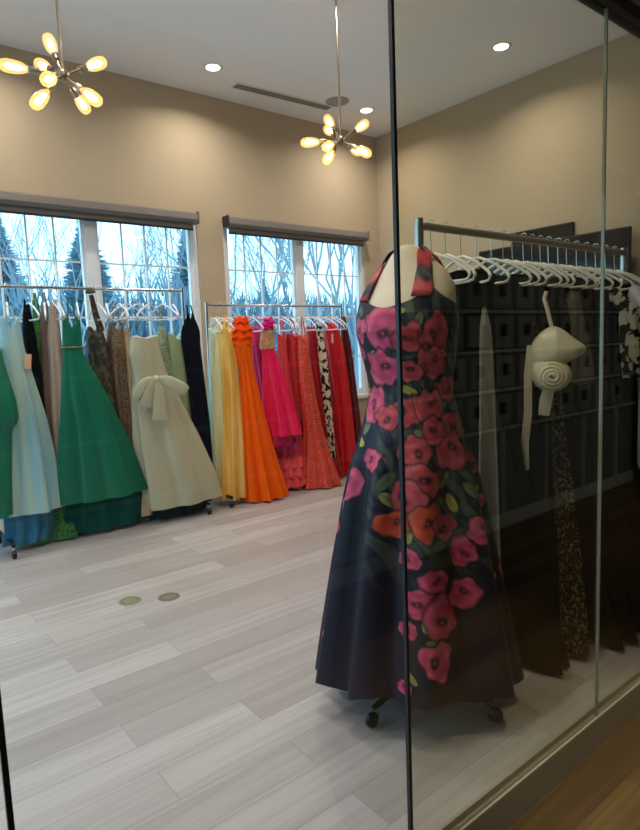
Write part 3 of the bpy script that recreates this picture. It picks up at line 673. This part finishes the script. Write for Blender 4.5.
for z, r_ in ((.30,.19),(.20,.20),(.10,.21)):
    a = np.linspace(0,2*PI,80,endpoint=False); rows_ = []
    for dz, s_ in ((.05,.88),(0,1.0),(-.055,1.06)):
        rr = r_*s_*(1+.06*np.cos(13*a+z*40)); rows_.append(np.stack([rg[1]-L.x+rr*np.cos(a), rg[2]-L.y+rr*np.sin(a), np.full_like(a, z-L.z+dz)+.012*np.sin(17*a)],1))
    rf.grid(np.array(rows_))
rf.build('ruffle', SAL, g, True)
gown('red_beaded', 'rose red beaded gown just left of the coral sequin gown', fabric('rose_red_beads', (206,24,36), 'sequin', (228,64,70)), 6, .10, 1.8, seed=27)
gown('coral', 'coral sequin mermaid gown with flared hem', fabric('coral_sequin', (244,54,36), 'sequin', (255,104,78)), 7, .09, 1.78, seed=28, topfade=.7)
gown('dark_red', 'dark red satin gown between the coral gown and the black-and-white print', fabric('dark_red_satin', (180,8,20)), 6, .11, 1.8, seed=29)
gown('bw', 'narrow black and white print gown among the red gowns', fabric('black_white_print', (20,18,18), 'print', (222,210,180)), 4, .08, seed=30)
g = gown('red', 'bright red satin gown right of the black-and-white print gown', fabric('bright_red_satin', (210,6,26)), 7, .11, 1.8, seed=31)
MB().box(-.012,-.002,-.05,.012,.002,.05).build('price_tag', plain('cream_card', srgb(226,200,170), .7), g, loc=local(g,(4.28,5.10,1.56)))
gown('burgundy', 'dark burgundy gown at the right end of the yellow to red rack', fabric('burgundy_satin', (98,10,28)), 6, .10, 1.8, seed=32)

# black gowns on the near rack
for i, x in enumerate([2.36,2.50,2.62,2.80,2.92,3.06,3.20,3.34,3.48,3.64,3.80,3.94]):
    fl_ = random.uniform(-.02,.04); yk = -.12 if i > 2 else -.02
    rg = [(1.79,x,1.86,.022,.12),(1.72,x,1.85,.04,.19),(1.45,x,1.84,.05,.17),(1.2,x,1.83,.06,.17),(.7,x+fl_,1.80+yk*.4,.10,.24),(.25,x+fl_,1.78+yk,.14,.33),(.02,x+fl_,1.76+yk,.16,.38)]
    g = gown(None, 'long black gown on the near rack, black fabric to the floor', BLK if i % 2 else BLK2, 7, .10, seed=40+i, rings=rg, group='black gowns on the near rack')
LEO = fabric('leopard_print', (24,18,12), 'print', (124,106,66))
LEO.node_tree.nodes['Color Ramp'].color_ramp.elements[1].position = .58; LEO.node_tree.nodes['Color Ramp'].color_ramp.elements[0].position = .53
LEO.node_tree.nodes['Noise Texture'].inputs['Scale'].default_value = 75
rg = [(1.60,2.78,1.74,.01,.02),(1.25,2.745,1.60,.020,.026),(1.05,2.71,1.56,.030,.034),(.6,2.645,1.48,.048,.055),(.2,2.59,1.42,.062,.07),(.03,2.58,1.41,.07,.075)]
g = gown(None, 'slim leopard print gown beneath the cream rosette', LEO, 4, .14, seed=60, sharp=.7, rings=rg)
rg = [(1.72,3.45,1.64,.03,.04),(1.62,3.45,1.57,.05,.06),(1.4,3.46,1.55,.065,.07),(1.25,3.47,1.55,.05,.06)]
gown(None, 'black and white lace jacket at the far end of the near rack', fabric('lace_print', (16,16,16), 'print', (205,200,180)), 5, .10, seed=61, rings=rg)
rg = [(1.72,3.58,1.60,.02,.04),(1.62,3.58,1.54,.04,.05),(1.1,3.585,1.52,.045,.05),(.72,3.59,1.52,.04,.05)]
gown(None, 'white lavender satin dress at the right edge of the near rack', fabric('lavender_white_satin', (214,212,228)), 5, .10, seed=62, rings=rg)
rg = [(1.70,2.98,1.64,.03,.03),(1.5,2.98,1.60,.07,.03),(1.25,2.98,1.58,.10,.03)]
gown(None, 'sheer grey stole hanging between the cream rosette and the clear glass joint', sheer('sheer_grey', (150,148,130), .28), 4, .10, seed=63, rings=rg)
rg = [(1.60,2.19,1.60,.010,.010),(1.55,2.195,1.60,.024,.024),(1.4,2.20,1.60,.03,.03),(1.0,2.19,1.59,.045,.04),(.5,2.18,1.58,.06,.05),(.25,2.18,1.57,.065,.05)]
gown(None, 'sheer pale veil hanging beside the floral gown', sheer('sheer_veil', (206,204,186), .24), 4, .10, seed=64, rings=rg)

# cream rosette with sash
CRS = fabric('cream_satin', (236,226,192)); SC = .00468
r = empty('satin_rosette', (2.60,1.52,1.42), math.radians(-60))
def px(pts): return [((a-555)*SC, (350-b)*SC) for a, b in pts]
MB().pillow(px([(552,323),(562,326),(574,337),(585,345),(584,351),(574,356),(567,361),(556,364),(540,366),(533,360),(532,347),(538,333)]), .075).build('drape', CRS, r, True)
MB().pillow(px([(534,358),(548,352),(566,358),(573,370),(569,382),(556,389),(542,386),(534,376)]), .06, Matrix.Translation((0,-.02,0))).build('rosette_back', CRS, r, True)
sp_ = []
for k in range(70):
    a = k*.30; rr = .008+.00078*k; sp_.append(((554-555)*SC+rr*math.cos(a), -.085-.025*math.cos(k/70*PI*.5), (350-372)*SC+rr*.95*math.sin(a)))
MB().tube(sp_, .010, 6).build('rosette_folds', CRS, r, True)
def V3(p, y=-.0): return ((p[0]-555)*SC, y, (350-p[1])*SC)
MB().ribbon([V3((534,342),-.02),V3((531,370),-.01),V3((531,410),0),V3((528,440),0),V3((529,468),0)], [.035,.035,.036,.036,.03], (1,0,0), .012).build('sash_tail', CRS, r, True)
MB().ribbon([V3((551,384),-.03),V3((548,396),-.03),V3((546,411),-.02)], [.05,.055,.05], (1,0,0), .012).build('sash_tail', CRS, r, True)
MB().tube([V3((553,325)),V3((549,308)),V3((546,297)),V3((548,290))], .010, 6).build('hanging_loop', CRS, r, True)
tag(r, 'cream satin rosette with draped top and sash tails, hanging from hanger', 'accessory')

# ------------------------------------------------------------------ dress form with the floral gown
CX, CY = 1.765, 1.64
form = empty('dress_form', (CX, CY, 0))
FA = math.atan2(-.2, -1.0)                         # the way the form faces
ZP  = [.95,1.10,1.20,1.30,1.38,1.46,1.54,1.60,1.66,1.70,1.73,1.755,1.775,1.795,1.815,1.835,1.85,1.858]
AP  = [.18,.185,.175,.158,.170,.184,.196,.198,.194,.184,.170,.152,.132,.108,.086,.064,.046,.028]
BP  = [.14,.145,.138,.124,.132,.148,.158,.152,.134,.116,.104,.095,.087,.079,.070,.058,.044,.028]
SH  = [0,0,0,0,.004,.012,.02,.018,.006,-.004,-.010,-.014,-.016,-.016,-.014,-.010,-.008,-.008]
def torso(z, phi, off=0.0):
    a = np.interp(z, ZP, AP)+off; b = np.interp(z, ZP, BP)+off; s = np.interp(z, ZP, SH)
    l = phi-FA                                     # 0 = front
    x = b*np.cos(l)+s; y = a*np.sin(l)
    return np.stack([x*math.cos(FA)-y*math.sin(FA), x*math.sin(FA)+y*math.cos(FA), np.broadcast_to(z, np.shape(x))], -1)
ph = np.linspace(0, 2*PI, 64, endpoint=False)
zz = np.linspace(.95, 1.862, 60)
MB().grid(np.stack([torso(z, ph) for z in zz]), True, True, True).build('torso', CREAM, form, True)
MB().tube([(0,0,.12),(0,0,1.0)], .016, 10).build('pole', CHROME, form, True)
MB().lathe([(0,.16),(.04,.155),(.05,.13),(.04,.11),(0,.11)], 16).build('base_hub', BLACKPL, form, True)
for k, ang in enumerate((-66, 178, 115, 40)):
    a = math.radians(ang); d = Vector((math.cos(a), math.sin(a), 0))*(1.0 if k != 1 else .78)
    lg = MB().tube([d*.03+Vector((0,0,.13)), d*.18+Vector((0,0,.105)), d*.31+Vector((0,0,.075))], [.016,.014,.011], 8).build('leg', BLACKPL, form, True)
    MB().lathe([(0,-.012),(.024,-.012),(.03,-.007),(.03,.007),(.024,.012),(0,.012)], 16, center=tuple(d*.32+Vector((0,0,.031))), axis=(-d.y,d.x,0)).build('caster_wheel', BLACKPL, lg, True)
tag(form, 'cream dress form on a wheeled base wearing the navy floral gown', 'dress form')

FL = [(-2.96,1.55,0.062,0),(-3.1,1.4,0.06,0),(-2.4,1.51,0.054,1),(-1.89,1.53,0.047,1),(-1.98,1.42,0.051,1),(-1.48,1.32,0.049,1),(2.7,1.55,0.034,0),(-2.44,1.39,0.037,1),(2.5,1.46,0.031,0),(2.84,1.26,0.05,0),(-2.55,1.24,0.048,1),(-2.95,1.22,0.045,1),(-2.04,1.26,0.044,1),(-1.48,1.18,0.049,1),(-0.91,1.17,0.035,1),(-1.66,1.09,0.052,1),(-2.35,1.1,0.051,1),(3.13,1.06,0.042,0),(2.75,0.96,0.043,0),(-0.91,1.02,0.047,1),(-2.26,0.99,0.062,1),(-2.47,0.92,0.055,1),(2.42,0.84,0.044,0),(-2.69,0.83,0.051,2),(-2.21,0.85,0.047,2),(-1.94,0.82,0.047,1),(-1.38,0.79,0.053,0),(-1.7,0.72,0.04,0),(-2.46,0.71,0.036,0),(2.44,0.68,0.049,0),(2.45,0.56,0.037,0),(-2.17,0.63,0.047,0),(-2.33,0.55,0.054,0),(-2.11,0.5,0.057,0),(-1.78,0.56,0.055,0),(-2.48,0.45,0.032,0),(-2.19,0.35,0.05,0),(2.6,0.35,0.036,0),(-0.93,0.87,0.035,0),(-1.98,1.17,0.037,1),(-2.51,0.23,0.025,0)]
LV = [(2.47,1.31,0.035),(2.8,1.18,0.035),(2.7,1.12,0.031),(-2.8,0.99,0.041),(-2.74,0.92,0.04),(-2.08,0.9,0.044),(-1.75,0.9,0.037),(-2.07,0.76,0.036),(-2.29,0.48,0.029),(-2.41,0.52,0.029),(-0.95,0.55,0.035),(-1.28,0.51,0.034),(-1.89,0.99,0.037),(-1.45,0.94,0.037),(-2.51,1.49,0.033),(-2.16,1.47,0.033),(-2.68,1.61,0.029),(-2.27,1.57,0.032),(-2.53,1.32,0.03),(-1.73,1.26,0.03),(-2.44,0.27,0.025),(-2.24,0.42,0.021),(2.44,0.79,0.024),(2.62,0.44,0.024),(-2.47,0.8,0.036),(-2.21,1.16,0.029),(-0.93,0.91,0.031),(2.65,1.62,0.027),(2.96,1.45,0.026)]
gw_ = empty('floral_gown', (CX, CY, .1))
def Rz(z): return np.interp(z, [.05,1.32,1.45,1.55,1.8],[.40,.14,.16,.175,.17])
def paint(phi, z, front_amt):
    """the printed rose pattern: colour per point from its angle and height"""
    n = phi.shape; R = Rz(z)
    rs = np.random.RandomState(3)
    nz = np.zeros(n)
    for k in range(14):
        kx, kz = rs.randint(3,26), rs.uniform(15,90); nz += np.sin(kx*phi+kz*z+rs.uniform(0,6.28))/14*2.2
    C = np.empty(n+(3,)); C[:] = np.array(srgb(9,12,38)[:3])
    upper = np.clip((z-.55)/.25, 0, 1)*front_amt
    fol = upper*np.clip((nz-.02)*4, 0, 1)
    C = C*(1-fol[...,None])+np.array(srgb(70,80,68)[:3])*fol[...,None]
    mott = np.clip((np.sin(nz*5+phi*9)+np.sin(z*47+nz*7))*.5, 0, 1)*upper*.5
    C = C*(1-mott[...,None])+np.array(srgb(96,100,84)[:3])*mott[...,None]
    def loc(p0, z0):
        d = (phi-p0+PI) % (2*PI)-PI
        return d*R, z-z0
    for i, (p0, z0, r) in enumerate(LV):
        dx, dz = loc(p0, z0); th = (i*1.37) % PI
        u = dx*math.cos(th)+dz*math.sin(th); v = -dx*math.sin(th)+dz*math.cos(th)
        e = (u/r)**2+(v/(r*.45))**2+.25*nz
        m = np.clip((1-e)*6, 0, 1)[...,None]
        c = np.array(srgb(*((150,150,76),(112,122,84),(176,166,70),(84,98,74))[i % 4])[:3])
        vein = (.75+.35*np.clip(np.abs(v)/(r*.25), 0, 1))[...,None]
        C = C*(1-m)+c*vein*m
    # small extra blossoms all round the back, where the photograph does not look
    FB = [(rs.uniform(-.7,2.2), rs.uniform(.15,1.5), rs.uniform(.035,.055), rs.randint(0,2)) for k in range(26)]
    for i, (p0, z0, r, kd) in enumerate(FB+list(FL)):
        r = r*1.16
        dx, dz = loc(p0, z0); dz = dz*(1+.2*math.sin(i*2.1)); d = np.hypot(dx, dz)/r; th = np.arctan2(dz, dx)
        b = 1+.06*np.sin(3*th+i)+.05*np.sin(7*th+2*i)+.16*nz
        sh = np.clip((b*1.16-d)*8, 0, 1)[...,None]*.75; C = C*(1-sh)+np.array(srgb(16,16,28)[:3])*sh
        m = np.clip((b-d)*8, 0, 1)[...,None]
        base = np.array(srgb(*((206,62,100),(192,62,74),(206,66,38))[kd])[:3])
        c1 = np.array(srgb(*((244,128,158),(232,118,118),(240,120,84))[kd])[:3]); c2 = np.array(srgb(*((150,30,66),(134,30,44),(150,34,22))[kd])[:3])
        # overlapping petals: bands spiralling out from an off-centre heart
        ox, oz = r*.22*math.sin(i*1.7), r*.22*math.cos(i*2.3); q = np.hypot(dx-ox, dz-oz)/r; t2 = np.arctan2(dz-oz, dx-ox)
        s = .5+.5*np.sin(9.5*q+2*t2+i+.8*nz); s2 = .5+.5*np.sin(3*t2-5*q+i*1.9)
        c = base+(c1-base)*(s*.55*np.clip(d,0,1))[...,None]; c = c+(c2-c)*((1-s2)*.55*(1-.5*np.clip(d,0,1)))[...,None]
        ln = np.clip(1-np.abs(np.sin(2.5*t2+2.2*q+i))*7, 0, 1)*np.clip(d*2-.5,0,1)*.45; c = c*(1-ln[...,None])
        dk = np.clip((.34+.06*np.sin(2*t2+i)+.10*nz-q)*6, 0, 1)*np.clip(1.15-1.1*np.clip((.12-q)*12,0,1),0,1); dk = dk[...,None]*.92
        c = c*(1-dk)+np.array(srgb(40,18,30)[:3])*dk
        C = C*(1-m)+c*m
    return np.clip(C, 0, 1)
PRINT, nt, bs = newmat('navy_rose_print_satin')
at = N(nt,'ShaderNodeVertexColor'); at.layer_name = 'print'; nt.links.new(at.outputs['Color'], bs.inputs['Base Color'])
bs.inputs['Roughness'].default_value = .5; bs.inputs['Specular IOR Level'].default_value = .3
def printed(P, phi, z, name, closed=True, tone=None):
    m = MB().grid(P, closed); o = m.build(name, PRINT, gw_, True)
    l = phi-FA
    fr = np.clip(-.1+1.3*np.cos(phi+1.95), 0, 1)
    c = paint(phi, z, fr)
    if tone is not None:
        k = np.clip(.5+1.1*np.sin(z*52+tone*2)+.5*np.sin(phi*17), 0, 1)[...,None]; c = c*(1-k)+np.array(srgb(206,76,80)[:3])*k
    c = c.reshape(-1, 3)
    at_ = o.data.color_attributes.new('print', 'FLOAT_COLOR', 'POINT')
    at_.data.foreach_set('color', np.concatenate([c, np.ones((len(c),1))], 1).astype(np.float32).ravel())
    return o
# skirt
seg, rows = 520, 300
phi = np.linspace(-PI, PI, seg, endpoint=False); tt = np.linspace(0, 1, rows)
PH, T = np.meshgrid(phi, tt)
hem = .105+.065*np.cos(PH+2.39)+.012*np.cos(9*PH+.5)
Z = 1.325+(hem-1.325)*T
Rb = .012+np.interp(Z, [.05,.30,.60,.95,1.2,1.30,1.33],[.412,.37,.315,.245,.19,.165,.160])
fold = np.cos(9*PH+.9*np.sin(2*PH+.6)+.5+.35*T); fold = np.sign(fold)*np.abs(fold)**.9
amp = .10*np.clip((T-.02)/.35, 0, 1)
RR = Rb*(1+amp*fold-amp*.35+.012*T*np.cos(23*PH+2*T))
wf = np.clip(1-T*4, 0, 1)
TW = torso(Z, PH, .012)
P = np.stack([RR*np.cos(PH), RR*np.sin(PH), Z], -1)
VX, VY = -.732, -.681
dv = P[...,0]*VX+P[...,1]*VY; sq = -dv*.26*T
P[...,0] += VX*sq; P[...,1] += VY*sq
P[...,:2] = P[...,:2]*(1-wf[...,None])+TW[...,:2]*wf[...,None]
P[...,2] -= .1
printed(P, PH, Z, 'skirt')
H = P[-1]; IN = H*np.array([.97,.97,1]); IN2 = IN*np.array([.86,.86,1])+[0,0,.18]
MB().grid(np.stack([H+[0,0,.001], IN, IN2])).build('lining', plain('black_lining', srgb(12,12,16), .7), gw_, True)
# bodice
rows = 110
phi = np.linspace(-PI, PI, 360, endpoint=False)
l = (phi-FA+PI) % (2*PI)-PI
top = 1.66-.035*np.exp(-(l/.5)**2)+.03*np.exp(-((np.abs(l)-.85)/.22)**2)-.03*np.exp(-((np.abs(l)-1.65)/.4)**2)+.04*np.exp(-((np.abs(l)-2.5)/.4)**2)
tt = np.linspace(0, 1, rows); PH, T = np.meshgrid(phi, tt)
Z = 1.315+(top[None,:]-1.315)*T
P = torso(Z, PH, .009); P[...,2] -= .1
Q = torso(Z, PH, .003); Q[...,2] -= .1
o = printed(np.concatenate([P, Q[-1:], Q[-12:-11]]), np.concatenate([PH, PH[-1:], PH[-12:-11]]), np.concatenate([Z, Z[-1:], Z[-12:-11]]), 'bodice')
# straps over the shoulders
for s in (-1, 1):
    cols = 12; rows = 60; PHs = np.zeros((rows, cols)); P = np.zeros((rows, cols, 3)); ZZ = np.zeros((rows, cols))
    for i in range(rows):
        u = i/(rows-1)                                      # 0 front, 1 back
        for j in range(cols):
            v = (j/(cols-1)-.5)
            across = s*(.128-.046*math.sin(u*PI)+v*(.066-.022*math.sin(u*PI)))
            # profile over the shoulder
            zt = np.interp(abs(across), [.046,.064,.086,.108,.132,.152],[1.850,1.835,1.815,1.795,1.775,1.755])
            zf = 1.66; zb = 1.68
            e = math.sin(u*PI)**.6
            z = (zf*(1-u)+zb*u)*(1-e)+(zt+.016)*e
            a = np.interp(min(z,1.77), ZP, AP); b = np.interp(min(z,1.77), ZP, BP); sh = np.interp(min(z,1.77), ZP, SH)
            fr = math.sqrt(max(0.02, 1-(across/a)**2))
            depth = sh+(b*fr+.016)*math.cos(u*PI)
            P[i,j] = (depth*math.cos(FA)-across*math.sin(FA), depth*math.sin(FA)+across*math.cos(FA), z-.1)
            PHs[i,j] = math.atan2(P[i,j,1], P[i,j,0]); ZZ[i,j] = z
    o = printed(P, PHs, ZZ, 'strap', closed=False, tone=s)
    sd = o.modifiers.new('thick', 'SOLIDIFY'); sd.thickness = .004; sd.offset = 0
tag(gw_, 'navy gown with pink rose print displayed on the cream dress form', 'gown')

# ------------------------------------------------------------------ light, camera
def spot(name, loc, tgt, e, col, size, rad=.05):
    l = bpy.data.lights.new(name,'SPOT'); l.energy = e; l.color = col; l.spot_size = math.radians(size); l.spot_blend = .8; l.shadow_soft_size = rad
    o = bpy.data.objects.new(name, l); COL.objects.link(o); o.location = loc
    o.rotation_euler = (Vector(tgt)-Vector(loc)).to_track_quat('-Z','Y').to_euler(); return o
spot('corridor_fill_spot', (2.0,.55,2.95), (2.0,.56,0), 150, (1,.88,.66), 44)  # unseen spot added to light the rail and corridor floor
spot('corridor_fill_spot', (4.3,.85,2.95), (4.7,-.77,1.05), 150*.24, (1,.90,.74), 74)  # unseen spot added, aimed at the wall that the glass reflects
for lx, ly, lz, sx, sy, rot in [((a+b)/2, YB+.22, (Z0+Z1)/2, b-a, Z1-Z0, (-PI/2,0,0)) for a, b in WIN]+[(XL-.22, 3.45, 1.75, 2.7, 3.7, (0,-PI/2,0))]:
    l = bpy.data.lights.new('window_portal','AREA'); l.shape = 'RECTANGLE'; l.size = sx; l.size_y = sy; l.cycles.is_portal = True
    o = bpy.data.objects.new('window_portal', l); COL.objects.link(o); o.location = (lx,ly,lz); o.rotation_euler = rot
wd = bpy.data.worlds.new('overcast_sky'); S.world = wd; wd.use_nodes = True
nt = wd.node_tree; bg = nt.nodes['Background']
tc = N(nt,'ShaderNodeTexCoord'); nz = N(nt,'ShaderNodeTexNoise',Scale=3.0,Detail=4.0); nt.links.new(tc.outputs['Generated'], nz.inputs['Vector'])
mx = N(nt,'ShaderNodeMix',_data_type='RGBA'); mx.inputs['A'].default_value = (.33,.70,1.0,1); mx.inputs['B'].default_value = (.54,.86,1.05,1)
nt.links.new(nz.outputs['Fac'], mx.inputs['Factor']); nt.links.new(mx.outputs['Result'], bg.inputs['Color']); bg.inputs['Strength'].default_value = 2.7

cam = bpy.data.cameras.new('camera'); co = bpy.data.objects.new('camera', cam); COL.objects.link(co); S.camera = co
cam.sensor_fit = 'VERTICAL'; cam.sensor_height = 24; cam.lens = 608.7/830*24; cam.clip_start = .02; cam.clip_end = 300
yaw, pit, rol = math.radians(38.557), math.radians(6.604), math.radians(-2.25)
f = Vector((math.sin(yaw)*math.cos(pit), math.cos(yaw)*math.cos(pit), -math.sin(pit)))
rt = Vector((math.cos(yaw), -math.sin(yaw), 0)); up = rt.cross(f)
r2 = rt*math.cos(rol)+up*math.sin(rol); u2 = -rt*math.sin(rol)+up*math.cos(rol)
M = Matrix((r2, u2, -f)).transposed().to_4x4(); M.translation = Vector((0,0,1.5)); co.matrix_world = M
vs = S.view_settings; vs.view_transform = 'Standard'; vs.look = 'None'; vs.gamma = 1; vs.use_curve_mapping = False; vs.exposure = 0.33
S.cycles.max_bounces = 10; S.cycles.transparent_max_bounces = 24; S.cycles.use_denoising = True
S.cycles.sample_clamp_indirect = 6
